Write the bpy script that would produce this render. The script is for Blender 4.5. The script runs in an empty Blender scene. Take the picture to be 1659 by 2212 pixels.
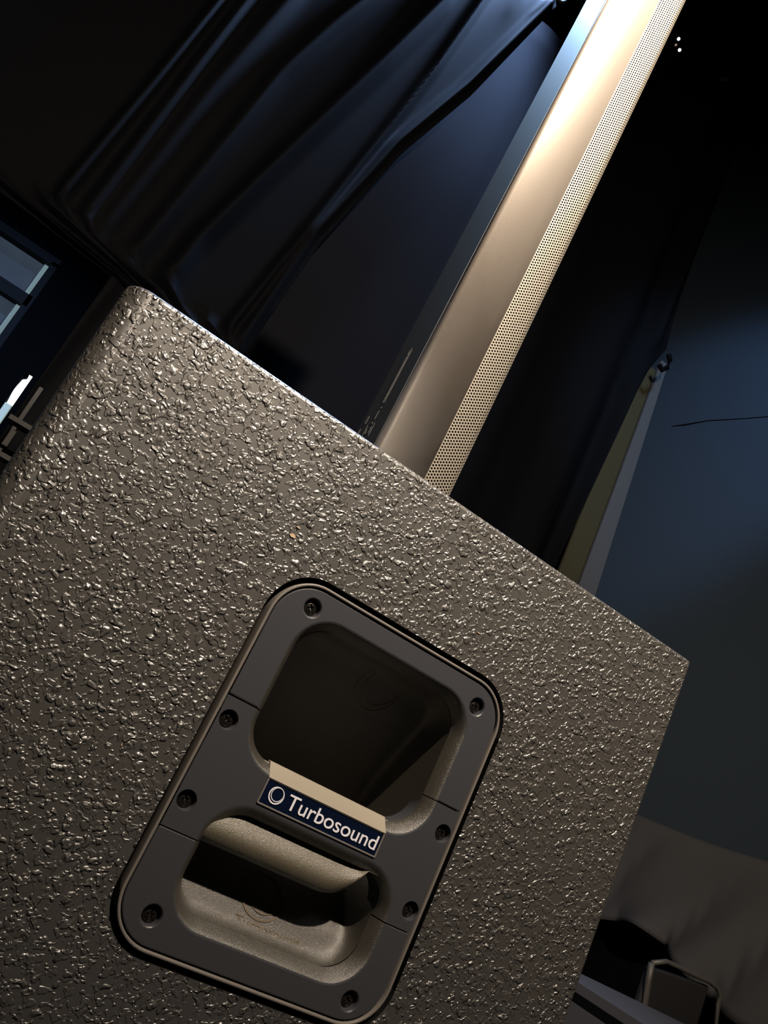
import bpy, bmesh, math, random
from mathutils import Vector, Matrix, noise
random.seed(7)
S = bpy.context.scene
COL = S.collection
H = 0.46                                   # camera height above the floor

# ------------------------------------------------------------------ camera
cam_d = bpy.data.cameras.new('camera'); cam = bpy.data.objects.new('camera', cam_d); COL.objects.link(cam)
cam_d.sensor_fit = 'VERTICAL'; cam_d.sensor_height = 36.0; cam_d.sensor_width = 27.0
cam_d.lens = 1788.0 / 2212.0 * 36.0
cam_d.clip_start = 0.01
R = Matrix(((0.78588377, -0.51434352, -0.34327461),
            (-0.44626618, -0.08746611, -0.89061561),
            (0.42805747, 0.8531122, -0.29827231)))
cam.matrix_world = Matrix.Translation((0, 0, H)) @ R.to_4x4()
S.camera = cam

# ------------------------------------------------------------------ world, lights, exposure
W = bpy.data.worlds.new('world'); S.world = W; W.use_nodes = True
W.node_tree.nodes['Background'].inputs[0].default_value = (0.55, 0.7, 1.0, 1)
W.node_tree.nodes['Background'].inputs[1].default_value = 0.006
S.view_settings.view_transform = 'Standard'; S.view_settings.look = 'None'
S.view_settings.exposure = 0.0; S.view_settings.gamma = 1.0
S.view_settings.use_curve_mapping = False

def spot(name, loc, target, energy, color, angle, blend=0.6, radius=0.03):
    l = bpy.data.lights.new(name, 'SPOT'); l.energy = energy; l.color = color
    l.spot_size = math.radians(angle); l.spot_blend = blend; l.shadow_soft_size = radius
    o = bpy.data.objects.new(name, l); COL.objects.link(o)
    p = Vector(loc) + Vector((0, 0, H)); t = Vector(target) + Vector((0, 0, H))
    o.location = p; o.rotation_euler = (t - p).to_track_quat('-Z', 'Y').to_euler()
    return o
# warm working light above and behind the camera
spot('warm_spot_lamp', (0.12, -0.65, 1.66), (0.28, 0.65, 1.35), 760, (1.0, 0.83, 0.66), 106, 1.0, 0.022)
spot('column_top_fill', (0.42, -0.25, 2.05), (0.26, 0.65, 1.25), 480, (1.0, 0.90, 0.75), 62, 1.0, 0.02)  # second head added only to brighten the top of the column
# faint neutral fill added to lift the lower right, no real lamp
spot('neutral_fill', (1.2, -1.2, 2.6), (1.6, 1.4, 0.0), 5, (0.95, 0.95, 1.0), 120, 1.0, 0.2)
# blue stage wash hanging in front of the curtain
spot('blue_stage_lamp', (0.72, 3.10, 4.75), (-0.1, 3.35, 2.5), 1700, (0.36, 0.56, 1.0), 86, 0.5, 0.12)
spot('blue_back_lamp', (-0.40, 1.75, 2.7), (0.2145, 0.69, 1.45), 900, (0.42, 0.66, 1.0), 36, 1.0, 0.05)
# blue wash on the side wall
spot('blue_wall_lamp', (1.6, 1.4, 3.2), (2.76, 3.3, 2.4), 230, (0.36, 0.60, 1.0), 52, 0.7, 0.15)

# ------------------------------------------------------------------ materials
def mat(name, color, rough=0.5, metal=0.0, spec=0.5, emit=None, estr=0.0, build=None):
    m = bpy.data.materials.new(name); m.use_nodes = True
    nt = m.node_tree; b = nt.nodes['Principled BSDF']
    b.inputs['Base Color'].default_value = (*color, 1); b.inputs['Roughness'].default_value = rough
    b.inputs['Metallic'].default_value = metal; b.inputs['Specular IOR Level'].default_value = spec
    if emit:
        b.inputs['Emission Color'].default_value = (*emit, 1); b.inputs['Emission Strength'].default_value = estr
    if build: build(nt, b)
    return m
def N(nt, t, **kw):
    n = nt.nodes.new(t)
    for k, v in kw.items():
        if k in n.inputs: n.inputs[k].default_value = v
        else: setattr(n, k, v)
    return n
def math_n(nt, op, a, b=None, clamp=False):
    n = nt.nodes.new('ShaderNodeMath'); n.operation = op; n.use_clamp = clamp
    for i, v in enumerate((a, b)):
        if v is None: continue
        if isinstance(v, (int, float)): n.inputs[i].default_value = v
        else: nt.links.new(v, n.inputs[i])
    return n.outputs[0]
def smooth(nt, v, lo, hi):
    n = nt.nodes.new('ShaderNodeMapRange'); n.interpolation_type = 'SMOOTHSTEP'
    n.inputs['From Min'].default_value = lo; n.inputs['From Max'].default_value = hi
    nt.links.new(v, n.inputs['Value']); return n.outputs['Result']
def coords(nt):
    return N(nt, 'ShaderNodeTexCoord').outputs['Object']
def noise_n(nt, co, scale, detail=2.0, rough=0.5, dist=0.0):
    n = N(nt, 'ShaderNodeTexNoise', Scale=scale, Detail=detail, Roughness=rough, Distortion=dist)
    nt.links.new(co, n.inputs['Vector']); return n.outputs['Fac']
def bump(nt, b, h, dist, strength=1.0):
    n = N(nt, 'ShaderNodeBump', Strength=strength, Distance=dist)
    nt.links.new(h, n.inputs['Height']); nt.links.new(n.outputs['Normal'], b.inputs['Normal'])

def paint_build(nt, b):                      # warty textured cabinet paint
    co = coords(nt)
    # warp the coordinates so that the drops become irregular ridges
    wn = N(nt, 'ShaderNodeTexNoise', Scale=150.0, Detail=1.0); nt.links.new(co, wn.inputs['Vector'])
    sub_ = N(nt, 'ShaderNodeVectorMath', operation='SUBTRACT'); nt.links.new(wn.outputs['Color'], sub_.inputs[0]); sub_.inputs[1].default_value = (.5, .5, .5)
    scl = N(nt, 'ShaderNodeVectorMath', operation='SCALE'); nt.links.new(sub_.outputs[0], scl.inputs[0]); scl.inputs['Scale'].default_value = 0.009
    add = N(nt, 'ShaderNodeVectorMath', operation='ADD'); nt.links.new(co, add.inputs[0]); nt.links.new(scl.outputs[0], add.inputs[1])
    wc = add.outputs[0]
    def drops(scale, lo, thr, amp):
        v = N(nt, 'ShaderNodeTexVoronoi', Scale=scale, feature='F1'); nt.links.new(wc, v.inputs['Vector'])
        d = smooth(nt, v.outputs['Distance'], lo, lo - 0.27)
        sp = N(nt, 'ShaderNodeSeparateColor'); nt.links.new(v.outputs['Color'], sp.inputs[0])
        return math_n(nt, 'MULTIPLY', math_n(nt, 'MULTIPLY', d, smooth(nt, sp.outputs[0], thr, thr + 0.35)), amp)
    h = math_n(nt, 'MAXIMUM', drops(190, 0.56, 0.42, 1.0), drops(330, 0.54, 0.50, 0.60))
    n1 = noise_n(nt, wc, 215, 1.0, 0.4)
    h = math_n(nt, 'ADD', h, math_n(nt, 'MULTIPLY', smooth(nt, n1, 0.53, 0.61), 0.5))
    fine = noise_n(nt, co, 900, 3.0, 0.6)
    h = math_n(nt, 'ADD', h, math_n(nt, 'MULTIPLY', fine, 0.04))
    bump(nt, b, h, 0.00075)
    b.inputs['Coat Weight'].default_value = 1.0; b.inputs['Coat Roughness'].default_value = 0.36; b.inputs['Coat IOR'].default_value = 1.75
    nt.links.new(b.inputs['Normal'].links[0].from_socket, b.inputs['Coat Normal'])
M = {}
M['paint'] = mat('textured_cabinet_paint', (0.054, 0.051, 0.046), 0.40, 0.0, 0.95, build=paint_build)
def fleck_build(scale, amt, strength):
    def f(nt, b):
        co = coords(nt)
        n = noise_n(nt, co, scale, 2.0, 0.6)
        bump(nt, b, n, amt, strength)
    return f
def grain_build(nt, b):
    fleck_build(1900, 0.00045, 0.8)(nt, b)
    b.inputs['Coat Weight'].default_value = 1.0; b.inputs['Coat Roughness'].default_value = 0.36; b.inputs['Coat IOR'].default_value = 1.7
    nt.links.new(b.inputs['Normal'].links[0].from_socket, b.inputs['Coat Normal'])
def column_build(nt, b):
    fleck_build(1500, 0.00022, 0.7)(nt, b)
    b.inputs['Coat Weight'].default_value = 0.9; b.inputs['Coat Roughness'].default_value = 0.27; b.inputs['Coat IOR'].default_value = 1.9
M['column'] = mat('fine_flecked_metal_paint', (0.40, 0.35, 0.30), 0.52, 0.65, 0.5, build=column_build)
M['grille'] = mat('perforated_grille_steel', (0.185, 0.165, 0.135), 0.45, 0.5)
M['rear'] = mat('rear_panel_coating', (0.055, 0.062, 0.07), 0.42, 0.3, 0.6, build=fleck_build(1500, 0.0001, 0.4))
M['rearlip'] = mat('rear_panel_lip', (0.045, 0.055, 0.07), 0.4, 0.5)
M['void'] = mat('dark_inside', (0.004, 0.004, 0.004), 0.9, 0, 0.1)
M['plate'] = mat('smooth_black_plastic', (0.046, 0.048, 0.055), 0.36, 0, 0.5, build=fleck_build(900, 0.00003, 0.5))
M['rim'] = mat('rubber_rim', (0.16, 0.145, 0.13), 0.5, 0, 0.5)
M['dish'] = mat('grained_black_plastic', (0.045, 0.040, 0.030), 0.46, 0.0, 0.7, build=grain_build)
M['grip'] = mat('lit_grip_plastic', (0.12, 0.105, 0.07), 0.44, 0.0, 0.7, build=grain_build)  # paler than the dish: light on the bar put into its colour
M['screw'] = mat('blackened_screw_steel', (0.05, 0.046, 0.042), 0.28, 0.8)
M['badge'] = mat('glossy_navy_badge', (0.004, 0.008, 0.024), 0.12, 0, 0.6)
M['badgeframe'] = mat('pale_badge_edge', (0.20, 0.18, 0.165), 0.4, 0.1)
M['letter'] = mat('silver_lettering', (0.90, 0.90, 0.98), 0.4, 0.0, 0.6)
M['mark'] = mat('moulded_plastic_mark', (0.16, 0.13, 0.09), 0.4, 0.0)
M['print'] = mat('grey_printed_ink', (0.085, 0.085, 0.085), 0.6)
def cloth_build(nt, b):
    n = noise_n(nt, coords(nt), 900, 2); bump(nt, b, n, 0.0004, 0.4)
M['curtain'] = mat('black_curtain_cloth', (0.0019, 0.0021, 0.0027), 0.8, 0, 0.04, build=cloth_build)
M['backdrop'] = mat('dark_backdrop_cloth', (0.0055, 0.0058, 0.0074), 0.9, 0, 0.03, build=cloth_build)
M['wall'] = mat('painted_wall', (0.026, 0.036, 0.048), 0.9, 0, 0.05, build=lambda nt, b: bump(nt, b, noise_n(nt, coords(nt), 60, 3), 0.002, 0.3))
M['dark'] = mat('matt_black_surface', (0.0018, 0.0018, 0.002), 0.85, 0, 0.03)
M['floor'] = mat('dark_stage_floor', (0.03, 0.028, 0.026), 0.6)
M['ceil'] = mat('black_ceiling', (0.008, 0.008, 0.009), 0.9, 0, 0.1)
M['yellow'] = mat('yellowed_board', (0.034, 0.030, 0.015), 0.9, 0, 0.1)
M['grey'] = mat('grey_board', (0.055, 0.056, 0.056), 0.9, 0, 0.1)
M['greycloth'] = mat('grey_dust_cloth', (0.040, 0.040, 0.042), 0.9, 0, 0.1, build=cloth_build)
M['case'] = mat('case_laminate', (0.040, 0.039, 0.040), 0.6, 0, 0.3)
M['alu'] = mat('worn_aluminium', (0.10, 0.095, 0.095), 0.55, 0.2)
M['ball'] = mat('pale_corner_cap', (0.42, 0.36, 0.25), 0.5)
M['tube'] = mat('dull_steel_tube', (0.045, 0.043, 0.038), 0.55, 0.2)
M['rackmetal'] = mat('painted_rack_metal', (0.016, 0.0155, 0.015), 0.6, 0, 0.2)
M['blackpanel'] = mat('black_seat_panel', (0.005, 0.005, 0.006), 0.6)
M['winframe'] = mat('dark_window_frame', (0.006, 0.0055, 0.006), 0.7, 0, 0.15)
def pane_build(nt, b):
    n = noise_n(nt, coords(nt), 1.6, 3)
    r = N(nt, 'ShaderNodeValToRGB'); nt.links.new(n, r.inputs[0])
    r.color_ramp.elements[0].position = 0.3; r.color_ramp.elements[0].color = (0.016, 0.026, 0.040, 1)
    r.color_ramp.elements[1].position = 0.7; r.color_ramp.elements[1].color = (0.042, 0.056, 0.080, 1)
    nt.links.new(r.outputs[0], b.inputs['Emission Color']); b.inputs['Emission Strength'].default_value = 1.0
M['pane'] = mat('dusky_lit_pane', (0.02, 0.025, 0.03), 0.3, build=pane_build)
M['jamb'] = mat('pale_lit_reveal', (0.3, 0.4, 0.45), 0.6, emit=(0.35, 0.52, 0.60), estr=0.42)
M['roomlight'] = mat('glowing_roomlight', (0.8, 0.8, 0.8), 0.6, emit=(0.96, 1.0, 0.97), estr=1.6)
M['dado'] = mat('grey_green_lit_panel', (0.3, 0.35, 0.33), 0.6, emit=(0.33, 0.42, 0.38), estr=0.8)
M['led'] = mat('white_lamp_dot', (0.8, 0.8, 0.8), 0.5, emit=(0.85, 0.95, 1.0), estr=2.2)
M['ledw'] = mat('dim_amber_lamp_dot', (0.4, 0.3, 0.2), 0.5, emit=(0.55, 0.36, 0.26), estr=0.5)

# ------------------------------------------------------------------ helpers (coordinates are relative to the camera: x, y forward, z up)
def tag(o, label=None, cat=None, group=None, kind=None):
    if label: o['label'] = label
    if cat: o['category'] = cat
    if group: o['group'] = group
    if kind: o['kind'] = kind
    return o
def empty(name, loc, label, cat, group=None):
    o = bpy.data.objects.new(name, None); COL.objects.link(o)
    o.empty_display_size = 0.05; o.location = (loc[0], loc[1], loc[2] + H)
    return tag(o, label, cat, group)
def root_loc(p):
    v = Vector((0, 0, 0))
    while p is not None:
        v += p.location; p = p.parent
    return v
def mk(name, verts, faces, material, parent=None, shade=False, loc=None):
    """verts relative to the camera; object origin = loc (or first parent's place)"""
    base = root_loc(parent)
    org = Vector((0, 0, 0))
    if parent is None and loc is not None: org = Vector((loc[0], loc[1], loc[2] + H))
    off = base + org
    me = bpy.data.meshes.new(name)
    me.from_pydata([(v[0] - off.x, v[1] - off.y, v[2] + H - off.z) for v in verts], [], faces)
    me.validate(); me.update()
    o = bpy.data.objects.new(name, me); COL.objects.link(o); o.location = org
    if parent: o.parent = parent
    me.materials.append(material)
    if shade: me.polygons.foreach_set('use_smooth', [True] * len(me.polygons))
    return o
def bevel(o, w, seg=2, ang=30):
    m = o.modifiers.new('bevel', 'BEVEL'); m.width = w; m.segments = seg
    m.limit_method = 'ANGLE'; m.angle_limit = math.radians(ang); m.harden_normals = False
    return o
def fixn(o):
    bm = bmesh.new(); bm.from_mesh(o.data); bmesh.ops.remove_doubles(bm, verts=bm.verts, dist=1e-6)
    bmesh.ops.recalc_face_normals(bm, faces=bm.faces); bm.to_mesh(o.data); bm.free(); return o
class MB:
    def __init__(s): s.v = []; s.f = []
    def box(s, a, b):
        i = len(s.v)
        for x in (a[0], b[0]):
            for y in (a[1], b[1]):
                for z in (a[2], b[2]): s.v.append((x, y, z))
        for q in ((0, 1, 3, 2), (4, 6, 7, 5), (0, 4, 5, 1), (2, 3, 7, 6), (0, 2, 6, 4), (1, 5, 7, 3)):
            s.f.append([i + k for k in q])
        return s
    def hexa(s, p):                      # eight corners: 4 of one end, 4 of the other
        i = len(s.v); s.v += [tuple(q) for q in p]
        for q in ((0, 1, 2, 3), (7, 6, 5, 4), (0, 4, 5, 1), (1, 5, 6, 2), (2, 6, 7, 3), (3, 7, 4, 0)):
            s.f.append([i + k for k in q])
        return s
    def tube(s, pts, r, n=10, closed=False):
        pts = [Vector(p) for p in pts]; L = len(pts); i0 = len(s.v)
        for k, p in enumerate(pts):
            a = pts[(k - 1) % L] if (closed or k > 0) else p
            b = pts[(k + 1) % L] if (closed or k < L - 1) else p
            t = (b - a).normalized()
            u = t.cross(Vector((0, 0, 1)));
            if u.length < 0.05: u = t.cross(Vector((0, 1, 0)))
            u.normalize(); w = t.cross(u)
            rr = r[k] if isinstance(r, (list, tuple)) else r
            for j in range(n):
                an = 2 * math.pi * j / n; s.v.append(tuple(p + (u * math.cos(an) + w * math.sin(an)) * rr))
        for k in range(L if closed else L - 1):
            for j in range(n):
                a = i0 + k * n + j; b = i0 + k * n + (j + 1) % n
                k2 = (k + 1) % L
                c = i0 + k2 * n + (j + 1) % n; d = i0 + k2 * n + j
                s.f.append([a, b, c, d])
        if not closed:
            s.f.append([i0 + j for j in range(n)][::-1]); s.f.append([i0 + (L - 1) * n + j for j in range(n)])
        return s
    def loops(s, loops, closed=True):    # loft equal-length loops
        i0 = len(s.v); n = len(loops[0])
        for l in loops: s.v += [tuple(p) for p in l]
        for k in range(len(loops) - 1):
            for j in range(n if closed else n - 1):
                a = i0 + k * n + j; b = i0 + k * n + (j + 1) % n
                s.f.append([a, b, b + n, a + n])
        return s
    def build(s, name, material, parent=None, shade=False, loc=None):
        return fixn(mk(name, s.v, s.f, material, parent, shade, loc))

def rr(x0, x1, z0, z1, r, inset=0.0, zs=(), n=12, nx=6, ny=0):
    """rounded rectangle, counter-clockwise from bottom-left side; same point count whatever the inset"""
    x0 += inset; x1 -= inset; a0 = z0; a1 = z1; z0 += inset; z1 -= inset; rad = max(r - inset, 1e-4)
    P = []
    def arc(cx, cz, s):
        for k in range(n + 1):
            a = s + (math.pi / 2) * k / n; P.append((cx + rad * math.cos(a), cz + rad * math.sin(a)))
    arc(x0 + rad, z0 + rad, math.pi)                              # bottom-left
    for k in range(1, nx): P.append((x0 + rad + (x1 - x0 - 2 * rad) * k / nx, z0))
    arc(x1 - rad, z0 + rad, 1.5 * math.pi)                        # bottom-right
    if ny: zs = [z0 + rad + (z1 - z0 - 2 * rad) * k / ny for k in range(1, ny)]
    for q in sorted(zs): P.append((x1, q))
    arc(x1 - rad, z1 - rad, 0)                                    # top-right
    for k in range(1, nx): P.append((x1 - rad - (x1 - x0 - 2 * rad) * k / nx, z1))
    arc(x0 + rad, z1 - rad, 0.5 * math.pi)                        # top-left
    for q in sorted(zs, reverse=True): P.append((x0, q))
    return P

Y0 = 0.5                                  # side face of the subwoofer
# ------------------------------------------------------------------ room
def struct(name, o): o.name = name; return tag(o, kind='structure')
HF = -H
struct('floor', MB().box((-5, -4, HF - 0.1), (5, 6.4, HF)).build('floor', M['floor']))
struct('ceiling', MB().box((-5, -4, 5.6), (5, 6.4, 5.7)).build('ceiling', M['ceil']))
struct('wall_left', MB().box((-5.1, -4, HF), (-5, 6.4, 5.6)).build('wall_left', M['dark']))
struct('wall_front', MB().box((-5, -4.1, HF), (5, -4, 5.6)).build('wall_front', M['dark']))
# back wall with a glazed opening and a narrow doorway gap
YB = 6.0
wb = MB()
wx0, wx1, wz0, wz1 = -2.75, -0.725, 0.9, 2.19
dx0, dx1, dz0, dz1 = -0.47, -0.418, 0.9, 1.445
for a, b in (((-5, HF), (wx0, 5.6)), ((wx0, wz1), (wx1, 5.6)), ((wx0, HF), (wx1, wz0)),
             ((wx1, HF), (dx0, 5.6)), ((dx0, dz1), (dx1, 5.6)), ((dx0, HF), (dx1, dz0)), ((dx1, HF), (5, 5.6))):
    wb.box((a[0], YB, a[1]), (b[0], YB + 0.12, b[1]))
struct('wall_back', wb.build('wall_back', M['dark']))
# right wall, running towards the camera
def wallx(y): return 2.69 + 0.163 * (3.6 - y)
wr = MB(); a, b = -4.0, 6.4
NY, NZ = 2, 2
wr.hexa([(wallx(a), a, HF), (wallx(a) + .1, a, HF), (wallx(b) + .1, b, HF), (wallx(b), b, HF),
         (wallx(a), a, 5.6), (wallx(a) + .1, a, 5.6), (wallx(b) + .1, b, 5.6), (wallx(b), b, 5.6)])
struct('wall_right', wr.build('wall_right', M['wall']))

# ------------------------------------------------------------------ window and bright gap at the left
fr = MB(); yf = YB - 0.05
fr.box((wx0 - .02, yf, 2.175), (wx1 + .045, yf + .12, 2.235)); fr.box((wx0 - .02, yf, wz0 - .05), (wx1 + .045, yf + .12, wz0 + .04))
fr.box((wx1, yf, wz0), (wx1 + .045, yf + .12, 2.2)); fr.box((wx0 - .02, yf, wz0), (wx0 + .04, yf + .12, 2.2))
for zz in (1.82, 1.36): fr.box((wx0, yf, zz), (wx1 + .03, yf + .10, zz + 0.085))
o = struct('window_1', fr.build('window_1', M['winframe']))
o['label'] = 'dark framed window with dusky blue panes at the left edge'
for z0, z1 in ((1.905, 2.176), (1.445, 1.82), (.94, 1.36)):
    MB().box((wx0, YB + .05, z0), (-.768, YB + .06, z1)).build('window_pane', M['pane'], o)
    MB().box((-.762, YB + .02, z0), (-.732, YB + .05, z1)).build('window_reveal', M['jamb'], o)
# the gap: a glowing sheet put in for the lit room beyond
gp = MB(); n = 14
L = []
for k in range(n + 1):
    z = dz0 + .30 + (dz1 - dz0 - .30) * k / n
    L.append((dx0 + 0.004 * (1 + math.sin(k * 0.55 + 1.5)) + (0.022 if k > 11 else 0), z))
v = [(x, YB + .02, z) for x, z in L] + [(dx1 + .01, YB + .02, z) for x, z in L]
v += [(x, YB + .05, z) for x, y, z in v]
f = []
m2 = n + 1
for k in range(n): f += [[k, k + m2, k + m2 + 1, k + 1], [2 * m2 + k, 2 * m2 + k + 1, 3 * m2 + k + 1, 3 * m2 + k]]
o = struct('lit_gap', mk('lit_gap', v, f, M['roomlight']))
o['label'] = 'bright white gap into a lit room beside the black curtain'
MB().box((dx0, YB + .02, dz0), (dx1 + .01, YB + .05, dz0 + .30)).build('lower_panel', M['dado'], o)  # dado of the room beyond, its light put in as emission

# ------------------------------------------------------------------ curtains
def ptline(P, z):                        # x of a polyline at height z
    P = sorted(P, key=lambda q: q[1])
    if z <= P[0][1]: a, b = P[0], P[1]
    elif z >= P[-1][1]: a, b = P[-2], P[-1]
    else:
        for a, b in zip(P, P[1:]):
            if a[1] <= z <= b[1]: break
    return a[0] + (b[0] - a[0]) * (z - a[1]) / (b[1] - a[1])
EDGE = [(0.84, 3.96), (0.68, 3.14), (0.53, 2.61), (0.42, 1.96), (0.37, 1.0), (0.36, 0.0)]
FOLDS = [  # polyline (x, z), width, height
    ([(0.80, 3.92), (0.63, 3.14), (0.48, 2.61), (0.37, 1.96), (0.3, 0.5)], 0.035, 0.055),
    ([(0.49, 3.62), (0.46, 3.11), (0.41, 2.62), (0.33, 1.9)], 0.030, 0.06),
    ([(0.36, 3.7), (0.33, 3.41), (0.24, 2.9), (0.10, 2.19), (-0.01, 1.6), (-.05, .8)], 0.055, 0.10),
    ([(0.05, 3.2), (-0.03, 2.87), (-0.1, 2.5), (-.16, 1.6)], 0.05, 0.05),
    ([(-0.35, 3.1), (-0.37, 2.66), (-0.38, 2.3), (-.4, 1.2)], 0.04, 0.05),
    ([(-0.44, 2.9), (-0.455, 2.5), (-0.47, 2.1), (-0.5, 1.5), (-.52, .6)], 0.035, 0.06),
    ([(-0.2, 3.4), (-0.24, 2.8), (-0.29, 2.2), (-.33, 1.2)], 0.06, 0.04)]
def foldh(x, z, folds, fade=None):
    h = 0
    for P, w, a in folds:
        d = (x - ptline(P, z)) / (w * 0.75)
        if abs(d) < 4: h += a * math.exp(-d * d)
    return h
NX, NZ = 260, 90
vs, fs = [], []
ztop, zbot = 3.96, HF + 0.02
for j in range(NZ + 1):
    z = zbot + (ztop - zbot) * j / NZ
    xr = ptline(EDGE, z)
    xl = -0.20 if z < 1.28 else max(-1.6, -0.20 - (z - 1.28) * 14)
    for i in range(NX + 1):
        u = i / NX; x = xl + (xr - xl) * u
        h = foldh(x, z, FOLDS) + 0.015 * noise.noise(Vector((x * 1.6, z * 0.5, 2.0)))
        h *= min(1, (1 - u) * 30 + 0.3)
        vs.append((x, 3.25 - h, z))
for j in range(NZ):
    for i in range(NX):
        a = j * (NX + 1) + i; fs.append([a, a + 1, a + NX + 2, a + NX + 1])
cur = empty('stage_curtain', (0, 3.25, HF), 'black stage curtain with diagonal folds gathered up to a tied corner, left of the column', 'curtain')
c = mk('curtain_cloth', vs, fs, M['curtain'], cur, True)
sm = c.modifiers.new('thickness', 'SOLIDIFY'); sm.thickness = 0.004
for k, (x, z) in enumerate(((0.66, 3.92), (0.74, 3.95), (0.83, 3.95))):    # tie loops along the gathered top edge
    P = [(x + 0.028 * math.cos(a), 3.20, z + 0.05 + 0.05 * math.sin(a)) for a in [2 * math.pi * q / 16 for q in range(16)]]
    MB().tube(P, 0.008, 6, True).build('tie_loop', M['greycloth'], cur, True)

def wave_curtain(name, x0, x1, y, z0, z1, amp, per, label, material, seed, edge=None, nx=220, nz=30):
    vs, fs = [], []
    for j in range(nz + 1):
        z = z0 + (z1 - z0) * j / nz
        xe = x1 if edge is None else ptline(edge, z)
        for i in range(nx + 1):
            x = x0 + (xe - x0) * i / nx
            p = x / per + 1.6 * noise.noise(Vector((x * 1.2, z * 0.12, seed)))
            h = amp * (0.5 + 0.5 * math.sin(2 * math.pi * p)) * (0.6 + 0.8 * abs(noise.noise(Vector((x * 2, z * 0.3, seed + 5)))))
            vs.append((x, y - h, z))
    for j in range(nz):
        for i in range(nx):
            a = j * (nx + 1) + i; fs.append([a, a + 1, a + nx + 2, a + nx + 1])
    o = mk(name, vs, fs, material, None, True, loc=(x0, y, z0))
    sm = o.modifiers.new('thickness', 'SOLIDIFY'); sm.thickness = 0.004
    return tag(o, label, 'curtain')
wave_curtain('backdrop_curtain', 0.05, 1.45, 3.52, HF + .02, 4.12, 0.035, 0.62,
             'smooth dark backdrop hanging behind the gathered curtain, beside the column', M['backdrop'], 3.0)
wave_curtain('side_curtain', 1.30, 2.27, 3.40, HF + .02, 5.4, 0.10, 0.26,
             'black pleated curtain between the column and the blue wall', M['curtain'], 9.0,
             edge=[(2.245, HF), (2.25, 1.4), (2.285, 2.62), (2.40, 2.80), (2.36, 3.2), (2.33, 3.7), (2.30, 5.4)])

# ------------------------------------------------------------------ boards at the end of the wall
def board(name, pts, y, m, label):          # pts: (left x, right x, z) from the floor up
    mb = MB(); mb.loops([[(a, y, z), (b, y, z), (b, y + .02, z), (a, y + .02, z)] for a, b, z in pts])
    n = len(pts) * 4; mb.f += [[3, 2, 1, 0], [n - 4, n - 3, n - 2, n - 1]]
    o = mb.build(name, m, None, loc=(pts[0][0], y, pts[0][2])); return tag(bevel(o, 0.003), label, 'board')
board('leaning_board', [(2.40, 2.56, HF), (2.38, 2.535, 1.3), (2.34, 2.46, 2.80)], 3.49, M['yellow'], 'yellowish narrow board standing at the edge of the side curtain')
board('leaning_board', [(2.54, 2.66, HF), (2.51, 2.635, 1.3), (2.45, 2.50, 2.86)], 3.46, M['grey'], 'pale grey narrow board between the yellowish board and blue wall')
# cut of the boards in the photo: the grey one also carries the hook
hk = MB(); hx, hy, hz = 2.37, 3.30, 2.72
hk.tube([(hx - .04, hy, hz - .03), (hx - .01, hy, hz - .045), (hx + .015, hy, hz - .01), (hx + .015, hy, hz + .04), (hx - .01, hy, hz + .065)], 0.014, 8)
tag(hk.build('curtain_hook', M['dark'], None, True, loc=(hx, hy, hz)), 'small dark hook holding the side curtain edge against the blue wall', 'hook')

def wallhit(px, py):
    r = at(px, py, 1.0)                       # x = r.x * t, y = t ; wall: x = 2.69 + .163 * (3.6 - y)
    t = (2.69 + .163 * 3.6) / (r.x + .163); return r * t
def at(px, py, Y):
    c = Vector(((px - 829.5), (py - 1106.0), 1788.0))
    d = Vector((0.78588377 * c.x + 0.51434352 * c.y + 0.34327461 * c.z, -0.44626618 * c.x + 0.08746611 * c.y + 0.89061561 * c.z,
                0.42805747 * c.x - 0.8531122 * c.y + 0.29827231 * c.z))
    return d * (Y / d.y)
sm_ = MB(); pts = [wallhit(x, y) + Vector((-.001, 0, 0)) for x, y in ((1452, 921), (1480, 918), (1530, 909), (1600, 905), (1700, 897))]
sm_.tube(pts, [.002, .005, .003, .0025, .0025], 6)
struct('trim_1', sm_.build('trim_1', M['dark']))['label'] = 'thin dark seam line running across the blue wall'
# ------------------------------------------------------------------ overhead: truss, box lamp, pendant
tr = MB()
def at(px, py, Y):
    c = Vector(((px - 829.5), (py - 1106.0), 1788.0))
    d = Vector((0.78588377 * c.x + 0.51434352 * c.y + 0.34327461 * c.z, -0.44626618 * c.x + 0.08746611 * c.y + 0.89061561 * c.z,
                0.42805747 * c.x - 0.8531122 * c.y + 0.29827231 * c.z))
    return d * (Y / d.y)
# ceiling beam running across the upper right corner
tb0 = Vector((1.55, 3.0, 5.25)); tb1 = Vector((2.95, 2.3, 4.05))
tr.tube([tb0, tb1], 0.04, 8)
e = empty('roof_brace', (2.2, 2.65, 4.6), 'faint dark sloping roof brace in the upper right corner', 'brace')
tr.build('brace_tube', M['dark'], e, True)
MB().tube([at(1612, -60, 2.6), at(1607, 62, 2.6)], 0.006, 6).build('hanging_cable', M['dark'], e)
bl = empty('box_lamp', tuple(at(1440, 110, 3.0)), 'black box lamp with tiny white dots hanging right of the column', 'lamp')
c0 = at(1440, 95, 3.0)
bevel(MB().box((c0.x - .10, 3.0, c0.z - .13), (c0.x + .055, 3.16, c0.z + .16)).build('lamp_housing', M['dark'], bl), 0.008)
MB().tube([(c0.x, 3.08, c0.z + .15), (c0.x, 3.08, 5.6)], 0.012, 8).build('hanger', M['dark'], bl)
def dot(parent, px, py, r, m, nm):
    p = at(px, py, 2.995); b = bmesh.new(); bmesh.ops.create_uvsphere(b, u_segments=12, v_segments=8, radius=r)
    vv = [tuple(v.co + p) for v in b.verts]; ff = [[v.index for v in f.verts] for f in b.faces]; b.free()
    return mk(nm, vv, ff, m, parent, True)
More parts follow.
